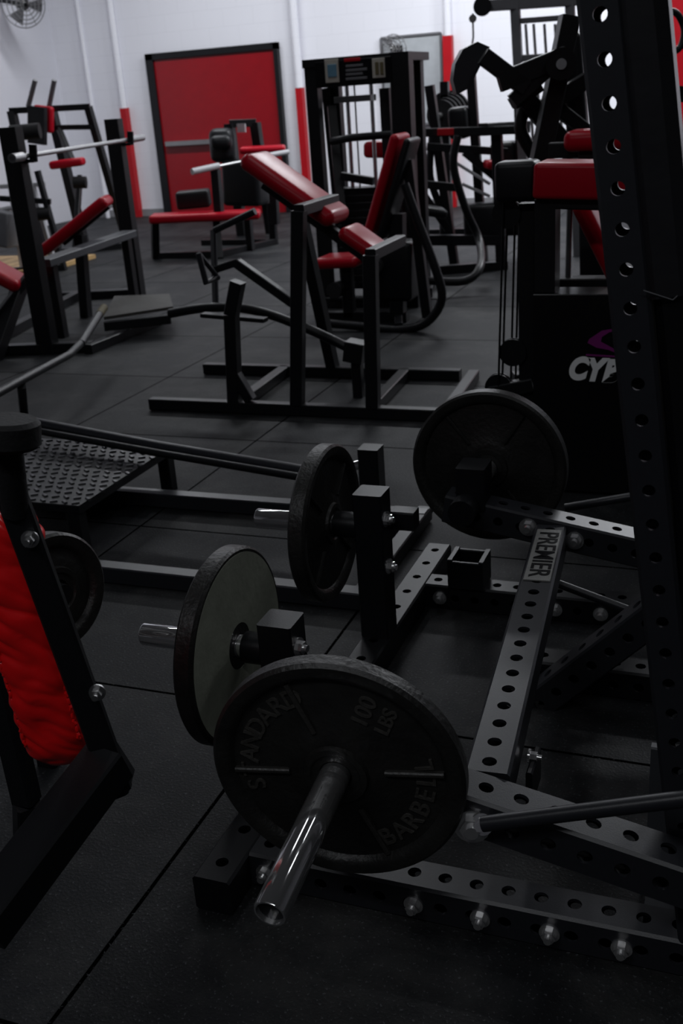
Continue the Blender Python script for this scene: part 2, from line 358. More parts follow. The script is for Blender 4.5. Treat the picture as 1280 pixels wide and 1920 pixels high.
part(k,'square_end',BLK,('beam',(xf+.038,Bq.y+.05,Bq.z-.09),(xf+.1,Bq.y+.05,Bq.z-.09),.05))
q=hy(880,1075,2.65)
mb=MB()
for s_ in (-1,1): mb.box((q.x+s_*.045-.006,2.6,.076),(q.x+s_*.045+.006,2.7,.165)); mb.box((q.x-.045,2.65+s_*.045-.006,.076),(q.x+.045,2.65+s_*.045+.006,.16))
mb.build('socket_bracket',BLK,k)
yN=1.375; yF=2.47
hub=hy(634,1441,1.30)
part(k,'lever_arm',GRYB,('perf',(-.66,yN,.312+.062),(1.05,yN,.312-.2*1.4),Wd,Wd,(0,0,1),.058,.0125,'tsd'))
fa=hy(838,945,yF); fb=hy(1195,1040,yF); sl=(fb.z-fa.z)/(fb.x-fa.x)
part(k,'lever_arm',GRYB,('perf',fa,(.9,yF,max(.12,fa.z+sl*(.9-fa.x))),Wd,Wd,(0,0,1),.058,.0125,'tsd'))
c0=hz(915,1445,.345); c1=hz(1035,985,.36)
c0=V((c0.x,yN+.04,.312)); c1=V((c1.x,yF-.04,.33))
part(k,'cross_bar',GRYB,('perf',c0,c1,Wd,Wd,(0,0,1),.058,.0125,'tb'))
dv=(c1-c0).normalized(); q=c0+dv*((c1-c0).length-.165)
up=V((0,0,1)); up=(up-dv*up.dot(dv)).normalized()
pl=part(k,'plaque',TAPE,('beam',q-dv*.15+up*.0395,q+dv*.13+up*.0395,.06,.003))
rt=dv.cross(up)
Mx=Matrix((-dv,rt,up)).transposed().to_4x4(); Mx.translation=q+up*.0415-dv*.01
MB().text('PREMIER',.066,Mx,.0008,0,.0006).build('plaque_lettering',BLK2,pl)
for px,py in ((857,967),(990,988),(1077,1013)): bolt(k,hy(px,py,yF-.04),(0,-1,0),.016)
bolt(k,hy(885,1548,yN-.04),(.2,-1,.1),.02); bolt(k,hy(905,1545,yN-.045),(0,-1,.5),.012)
bolt(k,V((c0.x+.04,1.56,.29)),(1,0,0),.009)
tip=hz(505,1714,.352); ax=(tip-hub).normalized()
horn(k,hub-ax*.05,tip,'long chrome horn pointing at the viewer')
plate(hub,(.1,-1,-.06),.209,.036,IRON,'large black cast iron plate with raised lettering, nearest the viewer',66,('STANDARD','BARBELL','100'),(47,119,229,299),128)
fp=hy(917,873,2.6)
horn(k,(fp.x,yF+.03,fp.z),(fp.x,2.75,fp.z),'short chrome horn')
plate((fp.x,2.6,fp.z),(0,-1,0),.208,.045,IRON,'black weight plate at the far end of the rack beside the dark cable machine',10,None,(47,119,229,299))
part(k,'hub_block',BLK,('beam',(fp.x-.01,yF+.0,fp.z-.06),(fp.x-.01,yF+.0,fp.z+.05),.075,.09))
part(k,'pivot_boss',BLK,('cyl',(fp.x-.02,yF-.02,fp.z-.05),(fp.x-.02,yF-.1,fp.z-.05),.035))
YU=1.453; t0=hy(1131,90,1.415); t1=hy(1254,1293,1.415); sl=(t0.x-t1.x)/(t0.z-t1.z)
def ux(z): return t1.x+sl*(z-t1.z)
zt=1.9; uw=.054
part(k,'upright',GRYB,('perf',(ux(.076),YU,.076),(ux(zt),YU,zt),uw,Wd,(0,1,0),.0508,.009,'tb'))
part(k,'guide_rail',BLK2,('beam',(ux(.3)+.053,YU+.0,.3),(ux(zt)+.053,YU,zt),.048,.07,(0,1,0),.012))
mb=MB(); mb.beam((ux(1.13)+.05,YU,1.13),(ux(zt)+.044,YU,zt),.062,.088,(0,1,0),.025); mb.build('vinyl_sleeve',VIN,k)
part(k,'sleeve_stitch',GREY,('tube',[(ux(1.14)+.02,YU-.046,1.14),(ux(1.125)+.055,YU-.047,1.128),(ux(1.15)+.082,YU-.03,1.15)],.0008,6))
part(k,'upright',BLK,('perf',(.35,2.65,.076),(.15,2.65,1.3),Wd,Wd,(0,1,0),.0508,.0105,'tb'))
e0=hy(985,1330,2.2); e1=hy(1210,1160,2.2); ed=(e1-e0).normalized()
part(k,'diagonal_brace',GRYB,('perf',e0+ed*.03,e0+ed*.95,Wd,Wd,(0,0,1),.058,.0125,'tsd'))
part(k,'strut_rod',GRYB,('cyl',hy(905,1545,1.31),hy(1330,1492,1.31),.0125))
part(k,'strut_rod',GRYB,('cyl',hy(1040,1092,yF-.06),hy(1200,1152,yF-.06),.011))
part(k,'strut_rod',GRYB,('cyl',hy(1060,952,2.75),hy(1220,925,2.75),.012))
a=hy(1220,1402,1.62)
part(k,'side_panel',SHEET,('box',(a.x,1.62,0),(a.x+.7,1.64,a.z)))
a=hy(1212,1665,1.56); part(k,'foot_plate',SHEET,('box',(a.x,1.5,0),(a.x+.5,1.61,max(.02,a.z))))
part(k,'clamp_plate',BLK,('beam',c0+V((-.05,.06,-.05)),c0+V((-.05,.16,-.05)),.012,.08),('beam',c0+V((.05,.1,-.06)),c0+V((.05,.18,-.06)),.012,.07))

# ---------- L : step platform rowing base
L_=thing('platform_row_machine','low black steel platform machine with studded tread, left of the storage posts','exercise machine',(-2.0,3.0,0))
zp=.18
part(L_,'tread_plate',BLK,('box',(-2.75,2.73,zp-.03),(-2.05,3.38,zp)))
mb=MB()
for i in range(16):
    for j in range(15):
        x=-2.735+i*.044+(.022 if j%2 else 0); y=2.75+j*.043; w=.6 if (i+j)%2 else -.6; dd=V((math.cos(w),math.sin(w),0))*.013
        mb.beam(V((x,y,zp+.001))-dd,V((x,y,zp+.001))+dd,.012,.009,ch=.003)
o=mb.build('tread_studs',STUD,L_); o['kind']='stuff'
for x,y in ((-2.08,2.75),(-2.08,3.36),(-2.72,2.75),(-2.72,3.36)): part(L_,'leg',BLK,('beam',(x,y,.0),(x,y,zp-.03),.05))
part(L_,'base_rail',GRYB,('beam',(-2.12,2.57,.03),(-.93,2.57,.03),.055)); part(L_,'base_rail',GRYB,('beam',(-2.6,3.2,.03),(-.98,3.2,.03),.055))
part(L_,'lever_bar',GRYB,('tube',[hy(60,792,3.35),hy(300,838,3.2),hy(595,888,3.1)],.022,14))
part(L_,'lever_bar',BLK,('tube',[hy(60,806,3.3),hy(300,850,3.15),hy(595,900,3.05)],.014,12))
b=hy(694,838,3.08)
part(L_,'pivot_post',BLK,('beam',(b.x,3.08,0),(b.x,3.08,b.z),.07))
part(L_,'pivot_pin',CHR,('cyl',(b.x-.13,3.08,b.z-.09),(b.x-.03,3.08,b.z-.06),.016))
part(L_,'cross_beam',BLK,('beam',(-1.0,2.55,.03),(-1.0,3.25,.03),.05)); part(L_,'cross_beam',BLK,('beam',(b.x,3.08,.03),(-1.0,3.08,.03),.05))
N=thing('handle_bar_machine','low rowing platform with worn grey tread and long bent handle, behind the studded platform','exercise machine',(-3.6,4.8,0))
MB().poly([hz(195,600,.14),hz(325,580,.14),hz(318,556,.14),hz(215,560,.14)],(0,0,.02)).build('tread_plate',STEP,N)
part(N,'base_rail',BLK,('beam',hz(165,655,.03),hz(300,600,.03),.06),('beam',hz(195,612,.1),hz(320,598,.1),.04,.06))
part(N,'handle_tube',BLK,('tube',[hz(-70,775,.25),hz(0,735,.25),hz(130,665,.25),hz(155,640,.25)],.02,12),('tube',[hz(152,644,.25),hz(186,590,.3)],.022,12))
part(N,'grip',GRIP,('tube',[hz(186,590,.3),hz(195,577,.31)],.024,12))
part(N,'support_leg',BLK,('beam',hz(45,775,0),hz(40,722,.23),.04))
# ---------- E : chest supported row
y1,y2,ym=4.40,5.10,4.74
E=thing('chest_row_machine','black row machine with long inclined red pad in the middle of the floor','exercise machine',(-2.0,4.7,0))
part(E,'base_beam',BLK,('beam',(-2.76,y1,.03),(-1.2,y1,.03),.055)); part(E,'base_beam',BLK,('beam',(-2.82,y2,.03),(-1.35,y2,.03),.055))
for x in (hy(440,750,y1).x,hy(690,768,y1).x,-1.24): part(E,'cross_beam',BLK,('beam',(x,y1,.03),(x-.04,y2,.03),.055))
pA=hy(558,765,y1); tA=hy(560,395,y1); pB=hy(700,770,y1); tB=hy(694,478,y1); pC=hy(625,705,y2); tC=hy(592,400,y2)
part(E,'post',BLK,('beam',fl(pA,.05),tA,.06,.055)); part(E,'post',BLK,('beam',fl(pB,.05),tB,.06,.055))
part(E,'post',BLK,('beam',fl(pC,.05),V((tC.x,y2-.2,tC.z)),.06,.055))
u0=hy(470,294,ym);u1=hy(638,412,ym); ud=(u1-u0).normalized()
part(E,'long_pad',RED,('pad',u0,u1,.26,.08,(0,0,1),.038,5))
v0=hy(648,428,ym); v1=hy(716,476,ym); part(E,'short_pad',RED,('pad',v0,v1,.22,.065,(0,0,1),.031,5))
nn=V((ud.z,0,-ud.x)); nn=nn if nn.z<0 else -nn
part(E,'pad_beam',BLK,('beam',u0+nn*.065+ud*.12,v1+nn*.055,.05))
part(E,'head_brace',BLK,('beam',tA,V((tA.x,ym+.1,tA.z)),.05),('beam',tB,V((tB.x,ym+.1,tB.z)),.05))
part(E,'lever_arm',BLK,('tube',[hy(668,660,ym),hy(590,622,ym),hy(500,588,ym),hy(440,577,ym),hy(378,578,ym),hy(318,588,ym)],.024,12,5))
part(E,'pivot_block',BLK,('beam',hy(650,655,ym),hy(685,662,ym),.1,.1),('beam',hy(668,665,ym),fl(hy(668,665,ym)),.05))
s0=hy(440,750,y1);s1=hy(434,590,y1); part(E,'stop_post',BLK,('beam',fl(s0,.05),s1,.06),('beam',s1,hy(446,528,y1),.06),('beam',hy(440,700,y1),hy(470,750,y1),.05))
part(E,'rest_plate',BLK,('beam',hy(380,590,y1+.2),hy(498,600,y1+.2),.06,.02))
part(E,'handle_beam',BLK,('beam',hy(443,492,ym-.1),hy(560,575,ym-.1),.045),('beam',hy(405,505,ym-.1),hy(450,490,ym-.1),.035))
part(E,'handle',GRYB,('tube',[hy(372,475,ym-.3),hy(386,530,ym-.3),hy(408,520,ym-.2)],.015,10,0),('tube',[hy(372,475,ym-.3),hy(408,520,ym-.2)],.012))
part(E,'handle',GRYB,('tube',[hy(402,432,ym+.2),hy(478,396,ym+.2)],.018),('tube',[hy(400,432,ym+.2),hy(404,570,ym+.1)],.018))
# ---------- F : seated press
Fm=thing('seated_press_machine','black tubular seated machine with tall red backrest behind the row machine','exercise machine',(-2.2,6.4,0))
yf=6.2
part(Fm,'side_frame',BLK,('tube',[hy(610,606,yf),hy(680,612,yf),hy(750,618,yf),hy(800,604,yf),hy(828,560,yf),hy(815,500,yf),hy(785,420,yf),hy(758,345,yf)],.028,12,5))
part(Fm,'side_frame',BLK,('tube',[hy(620,560,yf+.6),hy(700,562,yf+.6),hy(760,555,yf+.6),hy(790,520,yf+.6),hy(770,440,yf+.6),hy(750,350,yf+.6)],.028,12,5))
part(Fm,'backrest',RED,('pad',hy(698,440,yf+.3),hy(752,250,yf+.3),.27,.06,(0,0,1),.028,5))
part(Fm,'backrest_plate',BLK,('pad',hy(720,445,yf+.3),hy(774,258,yf+.3),.25,.045,(0,0,1),.02,3))
part(Fm,'seat',RED,('pad',hy(600,490,yf+.3),hy(682,486,yf+.3),.3,.07,(0,0,1),.034,5))
part(Fm,'seat_post',BLK,('beam',fl(hy(650,500,yf+.3),.03),hy(650,500,yf+.3),.07),('beam',fl(hy(600,500,yf+.3),.03),fl(hy(760,500,yf+.3),.03),.07))
part(Fm,'back_post',BLK,('beam',fl(hy(745,560,yf+.3),.03),hy(745,400,yf+.3),.09),('beam',fl(hy(800,560,yf+.3),.03),hy(765,300,yf+.3),.06),('beam',fl(hy(745,560,yf),.03),fl(hy(745,560,yf+.6),.03),.05))
part(Fm,'rear_shroud',BLK,('pad',hy(735,450,yf+.35),hy(738,560,yf+.35),.3,.22,(0,1,0),.03))
part(Fm,'foot_roller',RUB,('cyl',hy(625,545,yf+.1),hy(645,538,yf+.45),.05),('cyl',hy(700,500,yf+.1),hy(715,494,yf+.45),.05))
# ---------- G : selectorized tower
G=thing('weight_stack_tower','black weight stack machine with instruction placards, right of the red door','weight machine',(-2.9,7.3,0))
yg=7.0
gl=hy(590,200,yg); gr=hy(750,200,yg); gt=hy(745,98,yg).z
part(G,'column',BLK,('beam',(gl.x,yg,0),(gl.x,yg,gt),.085,.085)); part(G,'column',BLK,('beam',(gr.x+.02,yg,0),(gr.x+.02,yg,gt),.13,.11))
part(G,'column',BLK,('beam',(gl.x,yg+.4,0),(gl.x,yg+.4,gt),.085,.08)); part(G,'column',BLK,('beam',(gr.x,yg+.4,0),(gr.x,yg+.4,gt),.08,.08))
part(G,'top_frame',BLK,('box',(gl.x-.05,yg-.05,gt-.05),(gr.x+.08,yg+.44,gt)))
hb=hy(670,160,yg-.06).z
pn=part(G,'header_panel',BLK2,('box',(gl.x+.05,yg-.07,hb),(gr.x-.03,yg-.04,gt-.02)))
def sheet(px0,px1,py0,py1,mt,nm='placard',par=pn):
    a=hy(px0,py0,yg-.075);b=hy(px1,py1,yg-.075); return MB().box((a.x,yg-.078,b.z),(b.x,yg-.07,a.z)).build(nm,mt,par)
sheet(608,636,112,154,POSTR); sheet(697,722,110,145,POSTR)
for i in range(4): sheet(648,688 if i%2 else 680,122+i*8,124+i*8,GREY,'printed_line')
sheet(645,675,110,114,REDP,'printed_title')
mb=MB(); a=hy(615,145,yg-.08);b=hy(630,120,yg-.08); mb.box((a.x,yg-.084,a.z),(b.x,yg-.078,b.z)); mb.build('placard_picture',POSTB,pn)
for q in (704,713):
    a=hy(q,140,yg-.08);b=hy(q+5,116,yg-.08); MB().box((a.x,yg-.084,a.z),(b.x,yg-.078,b.z)).build('placard_picture',GRIP,pn)
for q in (655,700): x=hy(q,250,yg+.2).x; part(G,'guide_rod',CHR,('cyl',(x,yg+.2,.1),(x,yg+.2,gt-.05),.014))
xa=hy(640,400,yg+.2).x; xb=hy(716,400,yg+.2).x
for i in range(14): MB().box((xa,yg+.12,.1+i*.05),(xb,yg+.28,.1+i*.05+.045)).build('stack_weight',BLK,G)
part(G,'lifting_head',STL,('box',(xa+.02,yg+.14,hy(680,190,yg+.2).z),(xb-.02,yg+.26,hy(680,178,yg+.2).z)),('cyl',((xa+xb)/2,yg+.2,.7),((xa+xb)/2,yg+.2,gt-.05),.006))
part(G,'press_arm',BLK,('beam',hy(622,200,yg+.1),hy(640,400,yg-.1),.06),('beam',hy(640,330,yg-.1),hy(700,340,yg-.1),.05),('tube',[hy(622,265,yg-.1),hy(660,258,yg-.2),hy(735,252,yg-.2)],.025))
part(G,'inner_post',BLK,('beam',hy(612,165,yg+.35),fl(hy(640,400,yg+.35)),.06),('beam',hy(722,165,yg+.35),fl(hy(735,400,yg+.35)),.07))
part(G,'seat',RED,('pad',hy(686,280,yg+.4),hy(736,280,yg+.4),.15,.11,(0,0,1),.03))
part(G,'base_frame',BLK,('beam',(gl.x,yg-.05,.04),(gr.x,yg-.05,.04),.07),('beam',(gl.x,yg-.05,.04),(gl.x,yg+.45,.04),.07),('beam',(gr.x,yg-.05,.04),(gr.x,yg+.45,.04),.07))
# ---------- H : curved frame machine
H=thing('curved_frame_machine','black tubular pulldown machine with curved side legs right of the red backrest','exercise machine',(-2.2,8,0))
Yh=8.6
part(H,'curved_leg',BLK,('tube',[dp(858,255,Yh-.5),dp(850,310,Yh-.5),dp(872,390,Yh-.5),dp(898,450,Yh-.5),dp(900,500,Yh-.9),dp(870,527,Yh-1),dp(800,526,Yh-1)],.03,12,5))
part(H,'curved_leg',BLK,('tube',[dp(810,255,Yh+.4),dp(806,330,Yh+.4),dp(828,400,Yh+.4),dp(830,440,Yh+.4)],.03,12,5))
part(H,'top_bar',BLK,('beam',dp(790,249,Yh-.2),dp(985,243,Yh-.2),.06),('beam',dp(905,243,Yh-.2),dp(985,238,Yh+.2),.09))
part(H,'placard',REDP,('beam',dp(820,248,Yh-.3),dp(850,247,Yh-.3),.02,.05))
part(H,'mid_bar',BLK,('beam',dp(790,345,Yh),dp(860,352,Yh),.06),('beam',dp(790,360,Yh),dp(840,430,Yh),.06),('beam',dp(800,450,Yh),dp(945,450,Yh),.08))
part(H,'shroud',BLK,('pad',dp(905,380,Yh+.1),dp(908,445,Yh+.1),.3,.2,(0,1,0),.04),('pad',dp(960,340,Yh+.3),dp(963,440,Yh+.3),.25,.2,(0,1,0),.04),('pad',dp(860,200,Yh+.5),dp(864,260,Yh+.5),.16,.2,(0,1,0),.04))
part(H,'shroud',BLK,('pad',dp(945,265,Yh+.6),dp(948,340,Yh+.6),.22,.2,(0,1,0),.04),('beam',dp(800,275,Yh+.3),dp(950,285,Yh+.3),.05,.06),('beam',dp(870,285,Yh+.3),dp(925,330,Yh+.3),.06,.06))
part(H,'upright',BLK,('beam',dp(805,160,Yh+.4),fl(dp(850,430,Yh+.4)),.07),('beam',dp(930,230,Yh),fl(dp(940,450,Yh)),.08),('beam',dp(882,130,Yh+.5),fl(dp(905,420,Yh+.5)),.07),('beam',dp(975,200,Yh+.5),fl(dp(985,420,Yh+.5)),.09))
part(H,'slide_rail',PALE,('beam',dp(846,300,Yh+.1),dp(918,345,Yh+.1),.025),('beam',dp(866,345,Yh+.1),dp(918,368,Yh+.1),.025))
part(H,'seat',RED,('pad',dp(908,308,Yh+.2),dp(952,310,Yh+.2),.25,.07,(0,0,1),.03))
part(H,'low_seat',BLK,('pad',dp(790,392,Yh-.2),dp(835,400,Yh-.2),.3,.07,(0,0,1),.03))
part(H,'foot',BLK,('beam',fl(dp(800,440,Yh),.03),fl(dp(950,440,Yh),.03),.07),('beam',fl(dp(800,526,Yh-1),.03),fl(dp(806,440,Yh),.03),.07))
pt=hy(835,215,10.6)
PT=thing('plate_tree','black plate tree loaded with round plates behind the curved frame machine','plate rack',fl(pt))
for i in range(5): MB().cyl(pt+V((0,.1-.07*i,0)),pt+V((0,.15-.07*i,0)),.22-.02*i,28).build('round_plate',RUB,PT)
part(PT,'post',BLK,('beam',fl(pt),pt+V((0,0,.3)),.08),('beam',fl(pt,.03)+V((-.3,0,0)),fl(pt,.03)+V((.3,0,0)),.08)); part(PT,'peg',STL,('cyl',pt+V((0,.2,0)),pt+V((0,-.3,0)),.025))
# ---------- I : plate loaded lever machine upper right
Yi=5.0
I_=thing('tall_lever_machine','tall black lever machine with fan-shaped counterweight at upper right','exercise machine',fl(dp(1030,300,5.0)))
part(I_,'main_post',BLK,('beam',dp(1068,30,Yi),dp(1012,300,Yi),.1,.08),('beam',dp(1012,300,Yi),fl(dp(1012,300,Yi)),.1,.08))
part(I_,'lever_arm',BLK,('beam',dp(905,105,Yi-.1),dp(985,165,Yi-.1),.07,.07),('beam',dp(935,155,Yi-.1),dp(1060,105,Yi-.1),.07,.08),('beam',dp(960,190,Yi-.1),dp(1060,100,Yi-.1),.05,.06))
part(I_,'pivot_joint',BLK2,('cyl',dp(1052,120,Yi-.2),dp(1052,120,Yi+.1),.065)); part(I_,'pivot_bolt',ZINC,('cyl',dp(1052,120,Yi-.215),dp(1052,120,Yi-.2),.022))
part(I_,'mid_arm',BLK,('beam',dp(985,185,Yi+.15),dp(1075,290,Yi+.15),.08,.08),('beam',dp(1020,200,Yi+.15),dp(1100,150,Yi+.15),.07,.07),('beam',dp(1040,200,Yi+.2),dp(1110,255,Yi+.2),.09,.06))
part(I_,'rear_shroud',BLK,('pad',dp(1070,60,Yi+.3),dp(1085,270,Yi+.3),.1,.12,(0,1,0),.03))
fw=[dp(918,88,Yi),dp(895,78,Yi),dp(868,92,Yi),dp(853,120,Yi),dp(849,150,Yi),dp(856,178,Yi),dp(880,165,Yi)]
MB().poly(fw,rot(0,.12,0)).build('counterweight',GRYB,I_)
part(I_,'rear_tube',BLK,('tube',[dp(990,185,Yi+.2),dp(975,240,Yi+.2),dp(1000,290,Yi+.2)],.03,12,4),('beam',dp(960,195,Yi),dp(1010,160,Yi),.12,.05))
part(I_,'foot',BLK,('beam',fl(dp(960,430,Yi),.04),fl(dp(1100,430,Yi),.04),.08))
Q=thing('cable_crossover_tower','grey steel cable tower with pulley bar at the top right, behind the lever machine','cable machine',fl(dp(1000,300,9)))
for a,b in ((965,990),(1068,1085)): part(Q,'upright',GREY,('beam',dp(a,5,9),fl(dp(b,380,9)),.07))
part(Q,'top_bar',GREY,('beam',dp(898,12,9),dp(1110,-2,9),.08)); part(Q,'end_pulley',BLK,('cyl',dp(904,12,8.9),dp(904,12,9.1),.07))
part(Q,'pull_chain',STL,('tube',[dp(886,25,9),dp(887,70,9),dp(885,82,9)],.008),('cyl',dp(886,35,8.99),dp(886,35,9.03),.03))
part(Q,'cross_bar',GREY,('beam',dp(968,110,9),dp(1072,104,9),.05),('beam',dp(968,40,9),dp(1072,32,9),.04))
for a in (985,1000,1020,1040): part(Q,'guide_rod',STL,('cyl',dp(a,45,9.2),dp(a+18,330,9.2),.012))
# ---------- J : dark shrouded cable machine
J=thing('shrouded_cable_machine','black shrouded cable machine with white lettering and red pads, right of the middle','weight machine',(-.4,3.8,0))
yj=3.6; jx=hz(997,925).x; jt=hy(1000,552,yj).z
part(J,'shroud',BLK2,('box',(jx,yj,0.01),(jx+.62,yj+.14,jt)))
for i,ch in enumerate('CYBEX'):
    c=hy(1080+i*31,693+i*2.4,yj-.004)
    Mx=Matrix(((.84,0,0),(0,0,-1),(0,1,0))).to_4x4(); Mx.translation=V((c.x,yj-.004,c.z))
    MB().text(ch,.104,Mx,.001,.3,.0062).build('printed_letter',WHT,J)
sw=[(1160,615),(1128,620),(1104,636),(1101,643),(1118,652),(1140,656),(1160,664),(1160,659),(1143,650),(1126,641),(1128,632),(1142,623),(1163,618)]
MB().poly([hy(x,y,yj-.003) for x,y in sw],(0,.002,0)).build('printed_swoosh',PUR,J)
MB().poly([hy(x,y,yj-.003) for x,y in ((1098,664),(1170,668),(1170,671),(1098,667))],(0,.002,0)).build('printed_stripe',PUR,J)
part(J,'column',BLK,('box',(jx,yj+.02,jt),(jx+.07,yj+.12,hy(1000,375,yj).z)))
a=hy(1000,296,yj);b=hy(1118,372,yj)
part(J,'red_pad',RED,('pad',(a.x,yj+.08,(a.z+b.z)/2-.005),(b.x+.3,yj+.08,(a.z+b.z)/2-.03),.2,a.z-b.z-.02,(0,0,1),.015))
c=hy(932,335,yj+.1)
part(J,'pulley_housing',BLK,('pad',(c.x,yj+.1,(a.z+b.z)/2-.01),(a.x,yj+.1,(a.z+b.z)/2-.01),.12,.13,(0,0,1),.02))
for q0,q1,yy in ((944,934,.1),(952,941,.12),(966,957,.15),(974,966,.17)): part(J,'cable',BLK2,('cyl',hy(q0,375,yj+yy),hy(q1,725,yj+yy),.004))
for q,w in ((935,725),(962,660),(950,400)): c=hy(q,w,yj+.12); part(J,'pulley',BLK,('lathe',[(.05,-.014),(.05,-.008),(.04,0),(.05,.008),(.05,.014)],c,(0,1,0),24))
part(J,'pulley_bracket',BLK,('beam',hy(920,735,yj+.12),hy(1000,720,yj+.12),.05,.05),('beam',hy(990,380,yj+.15),fl(hy(990,720,yj+.15),.0),.06))
part(J,'slanted_pad',RED,('pad',hy(1088,375,yj+.35),hy(1160,520,yj+.35),.18,.06,(0,0,1),.028))
part(J,'guide_bar',STL,('beam',hy(1068,378,yj+.3),hy(1064,545,yj+.3),.02))
part(J,'seat_rail',BLK,('beam',hy(1015,378,yj+.05),hy(1190,383,yj+.05),.06,.04),('beam',hy(1040,540,yj+.3),hy(1150,540,yj+.3),.08),('box',(jx,yj+.14,0),(jx+.6,yj+.45,.05)))
part(J,'head_pad',RED,('pad',hy(1062,264,yj+.9),hy(1180,258,yj+.9),.2,.08,(0,0,1),.03))
part(J,'head_post',BLK,('beam',hy(1110,270,yj+.9),fl(hy(1120,600,yj+.9)),.1),('beam',fl(hy(1120,600,yj+.9),.04),(jx+.3,yj+.4,.04),.08),('beam',hy(1030,282,yj+.9),hy(1180,278,yj+.9),.06))
W=thing('curved_press_machine','dark machine with bent black tube in front of the far right red door','exercise machine',fl(dp(1270,200,6)))
part(W,'bent_tube',BLK,('tube',[dp(1245,22,6),dp(1268,25,6),dp(1282,55,6),dp(1275,88,6),dp(1255,100,6)],.018,12,5),('beam',dp(1290,40,6),fl(dp(1335,300,6)),.06))
part(W,'cross_arm',BLK,('beam',dp(1250,175,6),dp(1330,180,6),.1,.08))
part(W,'foot',BLK,('beam',fl(dp(1240,400,6),.04),fl(dp(1340,400,6),.04),.08))
# ---------- B : bench rack on the left
pL=hz(92,662);pR=hz(258,556)
tL=hv(24,238,pL);tR=hv(212,223,pR)
Bt=thing('incline_bench_rack','black two-post press rack holding a bare barbell at the left','bench rack',fl((pL+pR)/2))
part(Bt,'post',BLK,('beam',pL,fl(pL,tL),.12,.08)); part(Bt,'post',BLK,('beam',pR,fl(pR,tR),.12,.08))
dd=(pR-pL).normalized(); sx=V((dd.y,-dd.x,0))
for P in (pL,pR):
    part(Bt,'foot',BLK,('beam',fl(P,.035)-sx*.8,fl(P+sx*(.3 if P is pL else .05),.035),.08,.06))
    part(Bt,'bar_hook',BLK,('beam',fl(P,1.16),fl(P+sx*.12,1.16),.05,.02),('beam',fl(P+sx*.11,1.155),fl(P+sx*.12,1.25),.05,.02))
part(Bt,'cross_rail',BLK,('beam',fl(pL-sx*.5,.035),fl(pR-sx*.5,.035),.07))
part(Bt,'spotter_step',SHEET,('beam',dp(80,494,7.0),dp(243,438,8.1),.12,.05))
part(Bt,'step_leg',BLK,('beam',fl(dp(95,490,7.1),0),dp(95,490,7.1),.06),('beam',fl(dp(235,440,8.1)),dp(235,440,8.1),.06))
part(Bt,'back_pad',RED,('pad',dp(80,472,7.8),dp(204,372,7.8),.28,.08,(0,0,1),.035,5))
part(Bt,'pad_support',BLK,('beam',dp(120,455,7.85),dp(205,385,7.85),.1,.04),('beam',dp(150,440,7.8),fl(dp(150,520,7.8)),.07))
part(Bt,'seat_pad',RED,('pad',dp(-60,480,6.9),dp(44,535,6.9),.3,.08,(0,0,1),.035,5))
part(Bt,'seat_post',BLK,('beam',dp(40,530,6.9),fl(dp(-20,640,6.5)),.08),('beam',dp(60,510,6.9),dp(-10,600,6.7),.05))
bb=thing('barbell','bare steel barbell resting on the black two-post rack at the left','barbell',fl(pL+sx*.085,1.2))
e0=fl(pL+sx*.085,1.19)-dd*.25; e1=fl(pR+sx*.085,1.19)+dd*.42
part(bb,'bar',STL,('cyl',e0,e1,.015)); part(bb,'sleeve',STL,('cyl',fl(pR+sx*.085,1.19)+dd*.1,e1,.026)); part(bb,'sleeve',STL,('cyl',e0,fl(pL+sx*.085,1.19)-dd*.1,.026))
pf=MB(); a=hz(-40,505,.0); b=hz(180,484,0)
pf.box((b.x-1.9,b.y-1.0,0),(b.x,b.y,.04)); tag(pf.build('lifting_platform',WOOD,None,(b.x-1,b.y-.5,0)),'flat yellow wooden lifting platform on the floor behind the two-post rack','platform')
# ---------- A : knee raise station
Aa=thing('knee_raise_station','black knee raise and dip station with small red pads by the left wall','exercise machine',fl(dp(110,400,11.6)))
Ya=11.6
part(Aa,'post',BLK,('beam',dp(22,208,Ya),fl(dp(75,430,Ya)),.08)); part(Aa,'post',BLK,('beam',dp(165,200,Ya),fl(dp(232,400,Ya+.2)),.07)); part(Aa,'post',BLK,('beam',dp(95,200,Ya+.3),fl(dp(150,400,Ya+.3)),.09))
part(Aa,'top_bar',BLK,('beam',dp(18,208,Ya),dp(168,200,Ya),.06),('beam',dp(40,240,Ya),dp(175,238,Ya),.05),('beam',dp(70,270,Ya-.2),dp(70,200,Ya-.2),.2,.06))
part(Aa,'handle',GREY,('tube',[dp(53,200,Ya),dp(66,150,Ya-.1)],.025),('tube',[dp(92,200,Ya),dp(102,150,Ya-.1)],.025))
part(Aa,'back_pad',RED,('pad',dp(82,248,Ya-.1),dp(82,198,Ya-.1),.22,.08,(0,0,1),.03))
part(Aa,'arm_pad',RED,('pad',dp(95,310,Ya-.3),dp(158,302,Ya-.3),.2,.08,(0,0,1),.03)); part(Aa,'roller',RUB,('cyl',dp(138,342,Ya-.3),dp(162,342,Ya-.3),.06))
part(Aa,'brace',BLK,('beam',dp(110,240,Ya),dp(140,310,Ya-.2),.05),('beam',dp(150,330,Ya),fl(dp(130,430,Ya-.5)),.05),('beam',fl(dp(75,430,Ya),.03),fl(dp(235,405,Ya+.2),.03),.07))
A2=thing('leg_machine','pale steel machine with dark rollers at the far left edge by the wall','exercise machine',fl(dp(30,440,10.6)))
part(A2,'frame',PALE,('beam',dp(10,270,10.6),fl(dp(35,455,10.6)),.05),('beam',dp(45,290,10.6),fl(dp(95,440,10.6)),.04),('beam',dp(0,350,10.6),dp(85,345,10.6),.04),('tube',[dp(-20,400,10.6),dp(30,390,10.6),dp(85,410,10.6)],.025,10,4))
